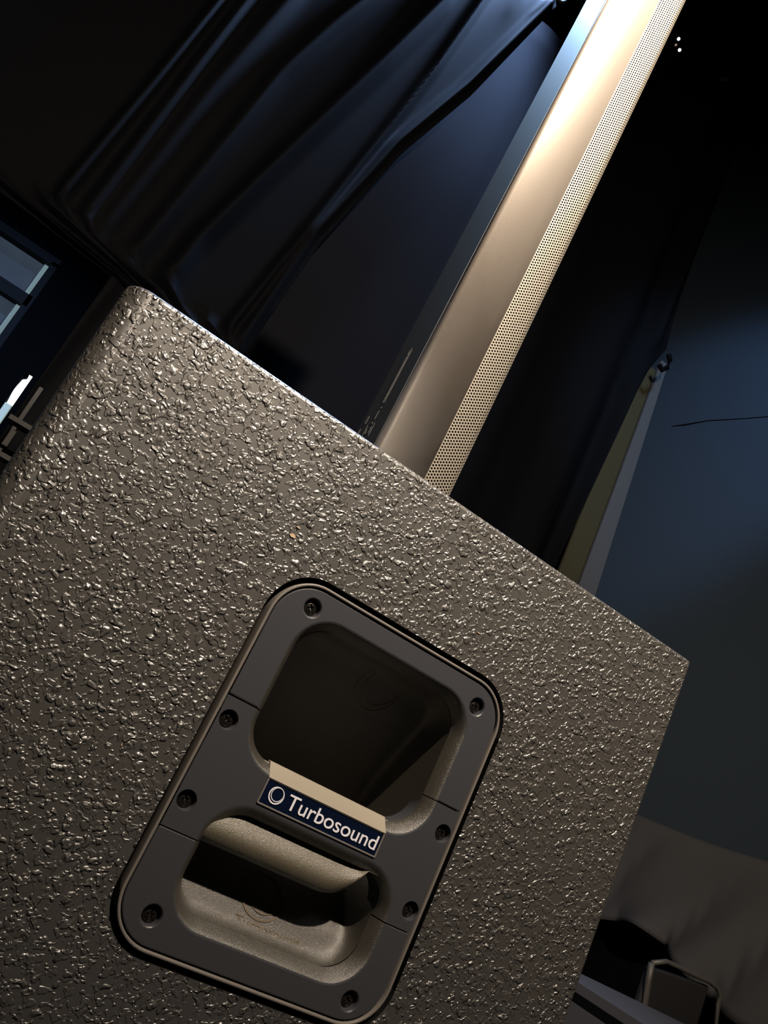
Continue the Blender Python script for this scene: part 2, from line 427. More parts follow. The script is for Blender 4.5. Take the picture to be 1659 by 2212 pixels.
dot(bl, 1466, 84, 0.0085, M['led'], 'light_dot'); dot(bl, 1468, 108, 0.0085, M['led'], 'light_dot'); dot(bl, 1460, 97, 0.006, M['ledw'], 'amber_dot')
p = at(1567, 171, 3.1)
MB().tube([(p.x - .02, 3.1, p.z - .02), (p.x + .02, 3.1, p.z + .02)], [0.014, 0.011], 8).build('x', M['tube'])
o = bpy.data.objects['x']; o.name = 'cable_clamp'; tag(o, 'small grey clamp hanging in the dark beside the roof brace', 'clamp')
MB().tube([(p.x + .02, 3.1, p.z + .02), (p.x + .05, 3.1, 5.6)], 0.003, 6).build('clamp_wire', M['dark'], o)

# ------------------------------------------------------------------ cloth-draped table, chair and flight case at lower right
tx = 2.30
tb = empty('draped_table', (tx, 2.0, HF), 'table under a hanging grey dust cloth beside the right wall', 'table')
MB().box((tx + .03, 1.1, 0.30), (2.72, 3.3, 0.335)).build('tabletop', M['dark'], tb)
for x in (tx + .10, 2.68):
    for y in (1.16, 3.24): MB().box((x - .02, y - .02, HF), (x + .02, y + .02, 0.30)).build('leg', M['dark'], tb)
MB().box((tx + .05, 1.18, HF), (tx + .06, 3.26, 0.30)).build('dark_backing', M['dark'], tb)  # black sheet added to keep the space under the table dark
vs, fs = [], []
prof = [(0.40, 0.352), (0.2, 0.350), (0.06, 0.352), (0.02, 0.350), (0.0, 0.335), (-0.012, 0.30), (-0.02, 0.22), (-0.03, 0.12), (-0.04, 0.03), (-0.045, -0.05)]
NYc = 130
for i in range(NYc + 1):
    y = 1.05 + 2.1 * i / NYc
    hem = 0.055 * math.sin(i * .11 + .6)
    for k, (dx, z) in enumerate(prof):
        drop = max(0.0, (0.335 - z) / 0.38)
        wv = 0.035 * drop * math.sin(9.5 * y + 3.0 * drop * (y - 2.5) + 1.2) + 0.016 * drop * math.sin(21 * y + 2 - 6 * drop)
        sag = 0.012 * math.sin(5 * y + 1)
        vs.append((tx + dx - abs(wv) * 1.2, y, z + sag * (1 - drop) + hem * drop * drop))
n = len(prof)
for i in range(NYc):
    for k in range(n - 1):
        a = i * n + k; fs.append([a, a + 1, a + n + 1, a + n])
cl = mk('dust_cloth', vs, fs, M['greycloth'], None, True, loc=(tx, 2.0, 0.35))
s_ = cl.modifiers.new('sub', 'SUBSURF'); s_.levels = s_.render_levels = 2
s_ = cl.modifiers.new('thickness', 'SOLIDIFY'); s_.thickness = 0.003
tag(cl, 'dark grey dust cloth with slanting folds draped over the table', 'cloth')

ch = empty('stacking_chair', (1.98, 1.95, HF), 'black chair with a rounded steel tube frame behind the flight case', 'chair')
def chp(px, py): return at(px, py, 1.70)
P = [chp(1393, 2180), chp(1400, 2120), chp(1408, 2084)]
corner = [chp(1408, 2080), chp(1440, 2077), chp(1466, 2089), chp(1500, 2106), chp(1532, 2120), chp(1548, 2132), chp(1556, 2148), chp(1552, 2170), chp(1545, 2230)]
lo = [Vector((q.x, q.y, HF)) for q in (P[0], corner[-1])]
MB().tube([lo[0]] + P[:2] + corner[:1], 0.0085, 10).build('leg', M['tube'], ch, True)
MB().tube(corner + [lo[1]], 0.0065, 10).build('back_frame', M['tube'], ch, True)
b0 = chp(1412, 2090); b1 = chp(1540, 2135)
mb = MB().hexa([(b0.x, 1.71, b0.z - .25), (b1.x, 1.71, b0.z - .25), (b1.x, 1.73, b0.z - .25), (b0.x, 1.73, b0.z - .25),
                (b0.x, 1.71, b0.z - .002), (b1.x, 1.71, b1.z), (b1.x, 1.73, b1.z), (b0.x, 1.73, b0.z - .002)])
bevel(mb.build('backrest', M['blackpanel'], ch), 0.006)
bevel(MB().box((b0.x, 1.73, b0.z - .29), (b1.x, 2.08, b0.z - .25)).build('seat', M['blackpanel'], ch), 0.01)
for x in (b0.x, b1.x): MB().tube([(x, 2.06, HF), (x, 2.04, b0.z - .27)], 0.009, 8).build('leg', M['tube'], ch, True)

fc = empty('flight_case', (1.95, 1.6, HF), 'grey flight case with worn aluminium edges standing at the lower right', 'case')
A = at(1257, 2103, 1.66); Bv = at(1481, 2213, 1.60)
zt = A.z
cx0, cx1 = 1.45, 2.25
def line_y(x): return 1.66 + (x - A.x) * (Bv.y - A.y) / (Bv.x - A.x)
def slab(z0, z1, dy0, dy1, x0=cx0, x1=cx1):
    return [(x0, line_y(x0) + dy0, z0), (x1, line_y(x1) + dy0, z0), (x1, line_y(x1) + dy1, z0), (x0, line_y(x0) + dy1, z0),
            (x0, line_y(x0) + dy0, z1), (x1, line_y(x1) + dy0, z1), (x1, line_y(x1) + dy1, z1), (x0, line_y(x0) + dy1, z1)]
MB().hexa(slab(HF + .02, zt - .040, 0.0, -0.42)[:8]).build('case_body', M['case'], fc)
bevel(MB().hexa(slab(zt - .0235, zt - .001, 0.0, -0.42)).build('case_lid', M['case'], fc), 0.002)
bevel(MB().hexa(slab(zt - .022, zt - .003, 0.004, -0.006)).build('lid_edge', M['alu'], fc), 0.004, 3)
bevel(MB().hexa(slab(zt - .047, zt - .037, 0.004, -0.006)).build('body_edge', M['alu'], fc), 0.003, 3)
MB().hexa(slab(zt - .041, zt - .022, -0.02, -0.40)).build('lid_gap_shade', M['dark'], fc)  # black filler painting the shade inside the open lid gap
pc_ = at(1288, 2232, 1.0); yc = line_y(1.70)
pc_ = at(1288, 2232, 1.655)
b_ = bmesh.new(); bmesh.ops.create_uvsphere(b_, u_segments=24, v_segments=16, radius=0.034)
mk('corner_cap', [tuple(Vector((v.co.x, v.co.y * .6, v.co.z)) + Vector(pc_)) for v in b_.verts], [[v.index for v in f.verts] for f in b_.faces], M['ball'], fc, True); b_.free()
# ------------------------------------------------------------------ equipment rack seen past the rear edge of the box
rk = empty('equipment_rack', (-0.2, 2.95, HF), 'dark steel equipment rack standing behind the rear edge of the subwoofer', 'rack')
MB().box((-.1725, 2.98, HF), (-.159, 3.0, .70)).build('post', M['rackmetal'], rk)
for xx in (.10, .36): MB().box((xx, 2.98, HF), (xx + .0135, 3.0, .70)).build('post', M['rackmetal'], rk)
for z, h in ((.548, .016), (.425, .016), (.10, .016)):
    MB().box((-.197, 2.95, z), (.40, 3.05, z + h)).build('shelf', M['rackmetal'], rk)
bevel(MB().box((-.171, 2.955, .462), (-.150, 3.04, .524)).build('power_unit', M['rackmetal'], rk), 0.003)
bevel(MB().box((-.10, 2.955, .442), (.05, 3.04, .53)).build('power_unit', M['winframe'], rk), 0.003)

# ================================================================== SUBWOOFER
sub = empty('subwoofer', (0.235, 0.70, HF), 'large black subwoofer cabinet in rough warty paint with a recessed carry handle', 'speaker')
BX0, BX1, BY0, BY1, BZ0, BZ1 = -0.021, 0.4925, Y0, 0.90, HF, 0.205
bm = bmesh.new(); bmesh.ops.create_cube(bm, size=1)
for v in bm.verts:
    v.co = Vector((BX0 if v.co.x < 0 else BX1, BY0 if v.co.y < 0 else BY1, BZ0 if v.co.z < 0 else BZ1))
def edges(fn): return [e for e in bm.edges if fn(*(v.co for v in e.verts))]
ev = edges(lambda a, b: abs(a.x - BX0) < 1e-6 and abs(b.x - BX0) < 1e-6 and abs(a.y - b.y) < 1e-6)
bmesh.ops.bevel(bm, geom=ev, offset=0.016, segments=8, profile=0.5, affect='EDGES')
ev = [e for e in bm.edges if len(e.link_faces) == 2 and e.calc_face_angle() > 0.9]
bmesh.ops.bevel(bm, geom=ev, offset=0.0035, segments=4, profile=0.5, affect='EDGES')
cab = mk('cabinet', [tuple(v.co) for v in bm.verts], [[v.index for v in f.verts] for f in bm.faces], M['paint'], sub)
bm.free()
PX0, PX1, PZ0, PZ1, PR = 0.1525, 0.3445, -0.1315, 0.1025, 0.030      # outer rim of the handle plate
g = 0.0038
cut = rr(PX0 - g, PX1 + g, PZ0 - g, PZ1 + g, PR + g)
cm = MB(); cm.loops([[(x, Y0 - .05, z) for x, z in cut], [(x, Y0 + 0.095, z) for x, z in cut]])
nn = len(cut); cm.f.append(list(range(nn))[::-1]); cm.f.append(list(range(nn, 2 * nn)))
co = cm.build('cutter', M['void'])
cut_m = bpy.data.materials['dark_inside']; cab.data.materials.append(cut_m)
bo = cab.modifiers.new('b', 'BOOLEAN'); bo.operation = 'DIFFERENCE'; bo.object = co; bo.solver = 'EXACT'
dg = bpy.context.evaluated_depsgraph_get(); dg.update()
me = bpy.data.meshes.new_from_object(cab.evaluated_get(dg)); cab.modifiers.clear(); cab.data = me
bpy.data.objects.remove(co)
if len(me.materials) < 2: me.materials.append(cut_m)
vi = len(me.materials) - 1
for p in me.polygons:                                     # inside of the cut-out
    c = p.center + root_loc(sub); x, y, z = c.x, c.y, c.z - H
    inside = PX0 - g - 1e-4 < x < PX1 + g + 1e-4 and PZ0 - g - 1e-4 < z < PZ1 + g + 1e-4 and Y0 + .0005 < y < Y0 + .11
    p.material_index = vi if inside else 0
for p in me.polygons: p.use_smooth = abs(p.normal.x) < .999 and abs(p.normal.y) < .999 and abs(p.normal.z) < .999

# chips in the paint
def chip(x, z, w, h, seed):
    random.seed(seed); n = 9
    v = [(x + w * (0.6 + 0.5 * random.random()) * math.cos(2 * math.pi * k / n), Y0 - 0.0006, z + h * (0.6 + .5 * random.random()) * math.sin(2 * math.pi * k / n)) for k in range(n)]
    v += [(a, Y0 + .001, c) for a, b, c in v]
    f = [list(range(n))] + [[k, (k + 1) % n, n + (k + 1) % n, n + k] for k in range(n)]
    return v, f
M['chip'] = mat('bare_wood_chip', (0.52, 0.38, 0.26), 0.7)
for k, (px, py, w, h) in enumerate(((632, 1157, .0022, .0016), (645, 1140, .0016, .0006), (1033, 1367, .0016, .0004), (263, 1608, .0003, .0012), (1494, 1447, .0006, .0012))):
    p = at(px, py, Y0); v, f = chip(p.x, p.z, w, h, k)
    if px == 1494: continue
    mk('paint_chip', v, f, M['chip'], sub)

# ------------------------------------------------------------------ handle: rim, frame pieces, grip bar, dish, screws, badge
def Y(d): return Y0 + d
Zs1, Zs2 = 0.0155, -0.0668
prim = MB()
o1 = rr(PX0, PX1, PZ0, PZ1, PR); o2 = rr(PX0, PX1, PZ0, PZ1, PR, 0.0020)
om = rr(PX0, PX1, PZ0, PZ1, PR, 0.0004); om2 = rr(PX0, PX1, PZ0, PZ1, PR, 0.0016)
prim.loops([[(x, Y(.012), z) for x, z in o1], [(x, Y(-.0006), z) for x, z in o1], [(x, Y(-.0011), z) for x, z in om],
            [(x, Y(-.0011), z) for x, z in om2], [(x, Y(-.0006), z) for x, z in o2], [(x, Y(.006), z) for x, z in o2]])
hand = prim.build('handle_rim', M['rim'], sub, True)
hand['label'] = 'thin pale rim around the handle plate'
G = 0.0030
FX0, FX1, FZ0, FZ1, FR = PX0 + G, PX1 - G, PZ0 + G, PZ1 - G, PR - G
OUT = lambda ins=0.0: rr(FX0, FX1, FZ0, FZ1, FR, ins, (Zs2, Zs1))
UB = (0.1755, 0.3222, -0.0172, 0.0868, 0.0285)      # upper bay
LB = (0.1790, 0.3222, -0.1135, -0.0362, 0.0280)     # lower bay
RING = [(0, 0), (0.0011, 0.0004), (0.0030, 0.0026), (0.0054, 0.0068), (0.0070, 0.0105)]
def bay(B, ins, zs): return rr(*B, ins, zs)
hp = empty('handle', (0.2485, Y0, -0.0145), None, None); hp.parent = sub; hp.location = Vector((0.2485, Y0, -0.0145 + H)) - root_loc(sub)
hp['label'] = 'recessed black plastic carry handle with a grip bar'
# turn hp into a mesh-carrying part: the dish is the handle's own mesh
SCREW = [(.357, .173), (.642, .169), (.326, .004), (.326, -.098), (.671, -.003), (.671, -.108), (.353, -.225), (.640, -.233)]
SCREW = [(a * .5, b * .5) for a, b in SCREW]
def split(loop, zlo, zhi):
    """indices (contiguous, cyclic) with zlo<=z<=zhi, possibly several runs"""
    n = len(loop); ok = [zlo - 1e-7 <= p[1] <= zhi + 1e-7 for p in loop]
    if all(ok): return [list(range(n))]
    s = next(i for i in range(n) if not ok[i]); runs, cur_ = [], []
    for k in range(n + 1):
        i = (s + k) % n
        if ok[i] and k < n: cur_.append(i)
        elif cur_: runs.append(cur_); cur_ = []
    return runs
OUTL = OUT()
ub = [bay(UB, i, (Zs1,)) for i, d in RING]; lb = [bay(LB, i, (Zs2,)) for i, d in RING]
def piece(name, outer_pts, bay_runs, label=None, extra=0.0, shallow=None):
    """outer_pts: closed list describing polygon as (x,z); bay_runs: list of (loops, run) that get the sloping ring"""
    bm = bmesh.new()
    key = {}
    def V(x, y, z):
        k = (round(x, 6), round(y, 6), round(z, 6))
        if k not in key: key[k] = bm.verts.new((x, y, z))
        return key[k]
    def E(a, b):
        e = bm.edges.get((a, b)); return e or bm.edges.new((a, b))
    ee = []
    poly = []
    for p in outer_pts:
        if not poly or (abs(p[0] - poly[-1][0]) + abs(p[1] - poly[-1][1])) > 1e-6: poly.append(p)
    if abs(poly[0][0] - poly[-1][0]) + abs(poly[0][1] - poly[-1][1]) < 1e-6: poly.pop()
    vs = [V(x, Y(0), z) for x, z in poly]
    for a, b in zip(vs, vs[1:] + vs[:1]): ee.append(E(a, b))
    zmin = min(p[1] for p in poly); zmax = max(p[1] for p in poly)
    cups = []
    for sx, sz in SCREW:
        if zmin < sz < zmax:
            n = 24; ring = [V(sx + .0062 * math.cos(2 * math.pi * k / n), Y(0), sz + .0062 * math.sin(2 * math.pi * k / n)) for k in range(n)]
            for a, b in zip(ring, ring[1:] + ring[:1]): ee.append(E(a, b))
            cups.append((sx, sz))
    bmesh.ops.triangle_fill(bm, use_beauty=True, use_dissolve=False, edges=ee, normal=(0, -1, 0))
    for sx, sz in cups:
        n = 24; last = None
        for r, d in ((.0062, 0), (.0057, .0012), (.0054, .0045), (0.0001, .0046)):
            ring = [V(sx + r * math.cos(2 * math.pi * k / n), Y(d), sz + r * math.sin(2 * math.pi * k / n)) for k in range(n)]
            if last:
                for k in range(n):
                    try: bm.faces.new([last[k], last[(k + 1) % n], ring[(k + 1) % n], ring[k]])
                    except ValueError: pass
            last = ring
    # outer skirt: every poly edge that is not on a bay lip
    lip = set()
    for loops, run in bay_runs:
        for i in run: lip.add((round(loops[0][i][0], 6), round(loops[0][i][1], 6)))
    pk = lambda p: (round(p[0], 6), round(p[1], 6))
    for a, b in zip(poly, poly[1:] + poly[:1]):
        if pk(a) in lip and pk(b) in lip and not (abs(a[1] - b[1]) < 1e-7 and abs(a[0] - b[0]) > .05): continue
        bm.faces.new([V(a[0], Y(0), a[1]), V(b[0], Y(0), b[1]), V(b[0], Y(.008), b[1]), V(a[0], Y(.008), a[1])])
    for loops, run in bay_runs:
        kf = (lambda z: 1.0) if shallow is None or loops is not shallow else (lambda z: 1.0 - 0.55 * min(1, max(0, (z + 0.066) / 0.018)))
        for (l0, (i0, d0)), (l1, (i1, d1)) in zip(list(zip(loops, RING)), list(zip(loops, RING))[1:]):
            for i, j in zip(run, run[1:]):
                zi, zj = loops[0][i][1], loops[0][j][1]
                rf_ = bm.faces.new([V(l0[i][0], Y(d0 * kf(zi)), l0[i][1]), V(l0[j][0], Y(d0 * kf(zj)), l0[j][1]), V(l1[j][0], Y(d1 * kf(zj)), l1[j][1]), V(l1[i][0], Y(d1 * kf(zi)), l1[i][1])]); rf_.material_index = 1 if i0 > 0.0005 else 0
        if extra:
            l1 = loops[-1]
            for i, j in zip(run, run[1:]):
                zi, zj = loops[0][i][1], loops[0][j][1]
                bm.faces.new([V(l1[i][0], Y(.0105 * kf(zi)), l1[i][1]), V(l1[j][0], Y(.0105 * kf(zj)), l1[j][1]), V(l1[j][0], Y(extra), l1[j][1]), V(l1[i][0], Y(extra), l1[i][1])])
    bmesh.ops.recalc_face_normals(bm, faces=bm.faces)
    # make sure the front faces the camera side
    up = [f for f in bm.faces if abs(f.normal.y) > .99 and abs(f.calc_center_median().y - Y0) < 1e-5]
    if up and sum(f.normal.y for f in up) > 0: bmesh.ops.reverse_faces(bm, faces=bm.faces)
    bm.verts.index_update()
    o = mk(name, [tuple(v.co) for v in bm.verts], [[v.index for v in f.verts] for f in bm.faces], M['plate'], hp)
    mi = [f.material_index for f in bm.faces]; bm.free(); o.data.materials.append(M['dish'])
    assert len(mi) == len(o.data.polygons); o.data.polygons.foreach_set('material_index', mi)
    bevel(o, 0.0009, 3, 35)
    me = o.data; me.polygons.foreach_set('use_smooth', [abs(p.normal.y) < .9 for p in me.polygons])
    if label: o['label'] = label
    return o
rU_top = [r for r in split(ub[0], Zs1, 9)][0]          # right side up over the top to the left side
rU_bot = [r for r in split(ub[0], -9, Zs1)][0]         # left side down under to the right side
rL_top = [r for r in split(lb[0], Zs2, 9)][0]
rL_bot = [r for r in split(lb[0], -9, Zs2)][0]
oT = split(OUTL, Zs1, 9)[0]; oB = split(OUTL, -9, Zs2)[0]
mid = split(OUTL, Zs2, Zs1)
oR = [r for r in mid if OUTL[r[0]][0] > .25][0]; oL = [r for r in mid if OUTL[r[0]][0] < .25][0]
gp_ = 0.00035
def sh(pts, zline, dz): return [(x, z + dz) if abs(z - zline) < 1e-6 else (x, z) for x, z in pts]
top_poly = [OUTL[i] for i in oT] + [ub[0][i] for i in reversed(rU_top)]
bot_poly = [OUTL[i] for i in oB] + [lb[0][i] for i in reversed(rL_bot)]
mid_poly = [OUTL[i] for i in oR] + [ub[0][i] for i in reversed(rU_bot)] + [OUTL[i] for i in oL] + [lb[0][i] for i in reversed(rL_top)]
def shift_loops(loops, zline, dz): return [sh(l, zline, dz) for l in loops]
piece('frame_plate', sh(top_poly, Zs1, gp_), [(shift_loops(ub, Zs1, gp_), rU_top)], 'upper part of the handle frame')
piece('frame_plate', sh(bot_poly, Zs2, -gp_), [(shift_loops(lb, Zs2, -gp_), rL_bot)], 'lower part of the handle frame')
lbs = shift_loops(lb, Zs2, gp_)
piece('grip_plate', sh(sh(mid_poly, Zs1, -gp_), Zs2, gp_), [(shift_loops(ub, Zs1, -gp_), rU_bot), (lbs, rL_top)], shallow=lbs, label= 'middle part of the handle carrying the badge', extra=0.022)

# dish behind the openings
PROF = [(0.0800, .022), (0.070, .034), (0.05, .048), (0.03, .060), (0.01, .072), (-0.012, .082), (-0.03, .078), (-0.05, .062), (-0.07, .040), (-0.0883, .0245), (-0.099, .0205), (-0.104, .0185), (-0.106, .015), (-0.1075, .0105)]
def pf(z):
    P = sorted(PROF)
    if z <= P[0][0]: return P[0][1]
    if z >= P[-1][0]: return P[-1][1]
    for a, b in zip(P, P[1:]):
        if a[0] <= z <= b[0]:
            t = (z - a[0]) / (b[0] - a[0]); return a[1] + (b[1] - a[1]) * t
ins = [0, .0004, .001, .002, .0035, .005, .0065, .0105] + [.0105 + .0028 * k for k in range(1, 20)] + [.0660]
loops = []
for s in ins:
    l = []
    for x, z in rr(0.1825, 0.3152, -0.1065, 0.0798, 0.0225, s, n=10, nx=12, ny=24):
        gq = math.sqrt(max(0, 1 - (1 - min(s / .0065, 1)) ** 2))
        l.append((x, Y(.0105 + (pf(z) - .0105) * gq), z))
    loops.append(l)
loops.append([((0.1825 + 0.3152) / 2, y, z) for x, y, z in loops[-1]])
dm = MB(); dm.loops(loops); nn = len(loops[0]); base = (len(loops) - 1) * nn
dish = dm.build('handle_dish', M['dish'], hp, True)
dish['label'] = 'grained pocket behind the grip bar'

# grip beam: behind the middle plate, its lower face hangs below the plate edge
secs = []
for k in range(41):
    x = 0.181 + (0.3165 - 0.181) * k / 40
    t = 0 if x < 0.268 else min(1, (x - 0.268) / 0.0265)
    zb = -0.0430 - 0.0225 * math.sqrt(max(0, 1 - t * t)) - 0.0006
    hgt = -0.0430 - zb
    sec = []
    for q in range(9):
        s = q / 8; sec.append((0.0085 - 0.0075 * math.sin(math.pi / 2 * min(1, s * 1.2)) + 0.0040 * s ** 4, -0.0425 - hgt * s))
    for q in range(1, 6):
        a = q / 5 * math.pi / 2
        sec.append((0.0050 + 0.006 * math.sin(a) , zb - .0008 * math.sin(2 * a)))
    sec += [(0.0225, zb + .003), (0.029, -0.035), (0.029, -0.016), (0.026, -0.0105), (0.0098, -0.0098)]
    secs.append([(x, Y(d), z) for d, z in sec])
gm = MB(); gm.loops(secs); n = len(secs[0])
gm.f.append(list(range(n))); gm.f.append([40 * n + q for q in range(n)][::-1])
o = gm.build('grip_bar', M['grip'], hp, False)
for p in o.data.polygons: p.use_smooth = abs(p.normal.x) < .9
o['label'] = 'grained grip bar under the badge'

# badge
bx0, bx1, bz0, bz1 = .2030, .2945, -.0340, -.0172
bfm = MB()
ro = rr(bx0, bx1, bz0, bz1, .0008, n=4, nx=2); ri = rr(bx0, bx1, bz0, bz1, .0008, .0011, n=4, nx=2)
bfm.loops([[(x, Y(.001), z) for x, z in ro], [(x, Y(-.0008), z) for x, z in ro], [(x, Y(-.0008), z) for x, z in ri], [(x, Y(-.0002), z) for x, z in ri]])
bevel(bfm.build('badge_frame', M['badgeframe'], hp), 0.0003)
MB().box((bx0 + .0005, Y(-.0003), bz0 + .0005), (bx1 - .0005, Y(.001), bz1 - .0005)).build('badge', M['badge'], hp)
# pale wedge above the badge, sloping back into the upper bay
wm = MB().hexa([(bx0, Y(-.0013), bz1 - .0003), (bx1, Y(-.0013), bz1 - .0003), (bx1, Y(.012), bz1 - .0003), (bx0, Y(.012), bz1 - .0003),
                (bx0, Y(.0088), -.0086), (bx1, Y(.0088), -.0086), (bx1, Y(.013), -.0086), (bx0, Y(.013), -.0086)])
bevel(wm.build('badge_bevel', mat('pale_satin_plastic', (0.32, 0.285, 0.23), 0.4, 0.1), hp), 0.0003)

def text_mesh(s, w, h, x, z, yd, depth, m, name, parent, ring=False):
    cu = bpy.data.curves.new('t', 'FONT'); cu.body = s; cu.size = 1; cu.extrude = 0.02; cu.resolution_u = 6
    cu.space_character = 0.98; cu.offset = 0.002
    to = bpy.data.objects.new('t', cu); COL.objects.link(to)
    dg = bpy.context.evaluated_depsgraph_get(); dg.update()
    me = bpy.data.meshes.new_from_object(to.evaluated_get(dg)); bpy.data.objects.remove(to)
    xs = [v.co.x for v in me.vertices]; ys = [v.co.y for v in me.vertices]; a, b, c, d = min(xs), max(xs), min(ys), max(ys)
    vv = [(x + (v.co.x - a) / (b - a) * w, Y(yd) - (v.co.z + .02) / .04 * depth, z + (v.co.y - c) / (d - c) * h) for v in me.vertices]
    ff = [list(p.vertices) for p in me.polygons]; bpy.data.meshes.remove(me)
    return mk(name, vv, ff, m, parent)
text_mesh('Turbosound', .0700, .0092, .2215, -.0300, -.0002, .0006, M['letter'], 'badge_lettering', hp)
def ring_mark(cx, cz, R1, y, m, name, thick=1.0, dep=.0006, yfun=None, sz=1.0):
    """two offset crescents forming an open ring"""
    mb = MB()
    for rad, w0, w1, ox, oz in ((R1, .00045, .00105, 0, 0), (R1 * .80, .0002, .00055, R1 * .07, R1 * .12)):
        lo, li = [], []
        n = 48
        for k in range(n):
            a = 2 * math.pi * k / n
            w = w0 + (w1 - w0) * (0.5 + 0.5 * math.cos(a - math.radians(235)))
            w *= thick
            lo.append((cx + ox + rad * math.cos(a), cz + sz * (oz + rad * math.sin(a)))); li.append((cx + ox + (rad - w) * math.cos(a), cz + sz * (oz + (rad - w) * math.sin(a))))
        yy = (lambda p: y) if yfun is None else yfun
        mb.loops([[(x, yy((x, z)) + .0004, z) for x, z in lo], [(x, yy((x, z)) - dep, z) for x, z in lo], [(x, yy((x, z)) - dep, z) for x, z in li], [(x, yy((x, z)) + .0004, z) for x, z in li]])
    return mb.build(name, m, hp)
ring_mark(.2130, -.0254, .0053, Y(-.0002), M['letter'], 'badge_ring', 0.85)
yf = lambda p: Y(pf(p[1]))
ring_mark(.2475, -.0855, .0155, 0, M['mark'], 'moulded_ring', 1.2, .0005, yf, .8)
o = ring_mark(.2640, .0660, .0170, 0, M['mark'], 'moulded_ring', 1.2, .0005, yf)
# moulded wordmark in the dish
tm = text_mesh('Turbosound', .048, .0046, .2325, -.1030, 0, .0005, M['mark'], 'moulded_wordmark', hp)
off = root_loc(hp)
for v in tm.data.vertices:
    z = v.co.z + off.z - H; dy = v.co.y + off.y - Y(0)
    v.co.y = Y(pf(z)) + dy - off.y

# screws
def screw_mesh(seed):
    n, rings = 48, 14; v, f = [], []
    ang0 = seed
    def hgt(x, z):
        r = math.hypot(x, z); h = 0.0013 * (1 - (r / .0046) ** 2) + 0.0006
        c, s = math.cos(ang0), math.sin(ang0); u, w = x * c + z * s, -x * s + z * c
        d = min(abs(u), abs(w)); l = max(abs(u), abs(w))
        if d < .00055 and l < .0024: h -= 0.0012 * (1 - l / .0026) + .0004
        return h
    v.append((0, -hgt(0, 0), 0))
    for i in range(1, rings + 1):
        r = .0047 * i / rings
        for k in range(n):
            a = 2 * math.pi * k / n + ang0; x, z = r * math.cos(a), r * math.sin(a); v.append((x, -hgt(x, z), z))
    for k in range(n):
        a = 2 * math.pi * k / n + ang0; v.append((.0047 * math.cos(a), .001, .0047 * math.sin(a)))
    for k in range(n): f.append([0, 1 + (k + 1) % n, 1 + k])
    for i in range(rings):
        for k in range(n):
            a = 1 + i * n + k; b = 1 + i * n + (k + 1) % n; f.append([a, b, b + n, a + n])
    return v, f
for i, (sx, sz) in enumerate(SCREW):
    v, f = screw_mesh((.5, .1, .9, .35, .2, .7, .15, .8)[i])
    o = mk('screw', [(a + sx, b + Y(.0042), c + sz) for a, b, c in v], f, M['screw'], hp)
    fixn(o)

# ================================================================== COLUMN
cl_x0, cy0, cy1 = 0.2145, 0.650, 0.722
zc0, zc1 = 0.2055, 1.62
col = empty('column_speaker', (0.26, 0.686, zc0), 'tall slim metal column loudspeaker with a perforated grille standing on the subwoofer', 'speaker')
gx = 0.2712                                     # where the grille starts on the side
# housing: U section with rounded rear corners
def arc(cx, cy, r, a0, a1, n): return [(cx + r * math.cos(math.radians(a0 + (a1 - a0) * k / n)), cy + r * math.sin(math.radians(a0 + (a1 - a0) * k / n))) for k in range(n + 1)]
r = 0.0065
rx = cl_x0 + 0.0012
sec = [(gx, cy0)] + arc(rx + r, cy0 + r, r, 270, 190, 10)
sec2 = [(x, cy0 + cy1 - y) for x, y in reversed(sec)]
hm = MB()
for s_ in (sec, sec2):
    hm.loops([[(x, y, zc0) for x, y in s_], [(x, y, zc1) for x, y in s_]], closed=False)
inner = [(gx - .001, cy0 + .002), (gx - .001, cy1 - .002), (rx + .004, cy1 - .006), (rx + .004, cy0 + .006)]
hs = hm.build('housing', M['column'], col, True)
m_ = hs.modifiers.new('thickness', 'SOLIDIFY'); m_.thickness = 0.0015; m_.offset = -1
hs['label'] = 'flecked metal side panels of the column'
cm = MB(); cm.box((rx + .006, cy0 + .003, zc0), (0.288, cy1 - .003, zc1 - .001)); cm.build('inner_body', M['void'], col)
cm = MB(); cm.box((cl_x0, cy0, zc1), (0.312, cy1, zc1 + .006)); bevel(cm.build('top_cap', M['column'], col), .002)
cm = MB().box((rx - .0002, cy0 + .0066, zc0), (rx + .0060, cy1 - .0008, zc1)); rear = cm.build('rear_panel', M['rear'], col); bevel(rear, .0006)
rear['label'] = 'dark rear panel with small printed diagrams'
# printed pictograms low on the rear panel
pc = MB(); px_ = rx - .0004
def prt(pts, w=.0004):
    for (y0, z0), (y1, z1) in zip(pts, pts[1:]):
        d = Vector((0, y1 - y0, z1 - z0)); 
        if d.length < 1e-6: continue
        d.normalize(); nrm = Vector((0, -d.z, d.y)) * w; a = Vector((px_, y0, z0)); b = Vector((px_, y1, z1))
        q = [a + nrm, b + nrm, b - nrm, a - nrm]; q2 = [p + Vector((.0004, 0, 0)) for p in q]
        pc.hexa([tuple(p) for p in q] + [tuple(p) for p in q2])
yl = .690
prt([(yl - .002, .322), (yl - .002, .385), (yl + .002, .388), (yl + .002, .322), (yl - .002, .322)])
prt([(yl - .0005, .326), (yl - .0005, .380)], .0002); prt([(yl - .002, .379), (yl + .002, .379)], .0003)
prt([(yl - .0025, .316), (yl + .0025, .316)], .0008)
prt([(yl + .001, .303), (yl + .001, .313)], .0014); prt([(yl + .021, .302), (yl + .021, .311)], .0022); prt([(yl + .026, .290), (yl + .026, .297)], .0016)
prt([(yl - .006, .283), (yl - .006, .297), (yl + .001, .297), (yl + .001, .300), (yl + .010, .300), (yl + .010, .283), (yl - .006, .283)])
prt([(yl - .002, .287), (yl - .002, .294), (yl + .006, .294), (yl + .006, .287), (yl - .002, .287)])
pc.build('printed_diagram', M['print'], col)
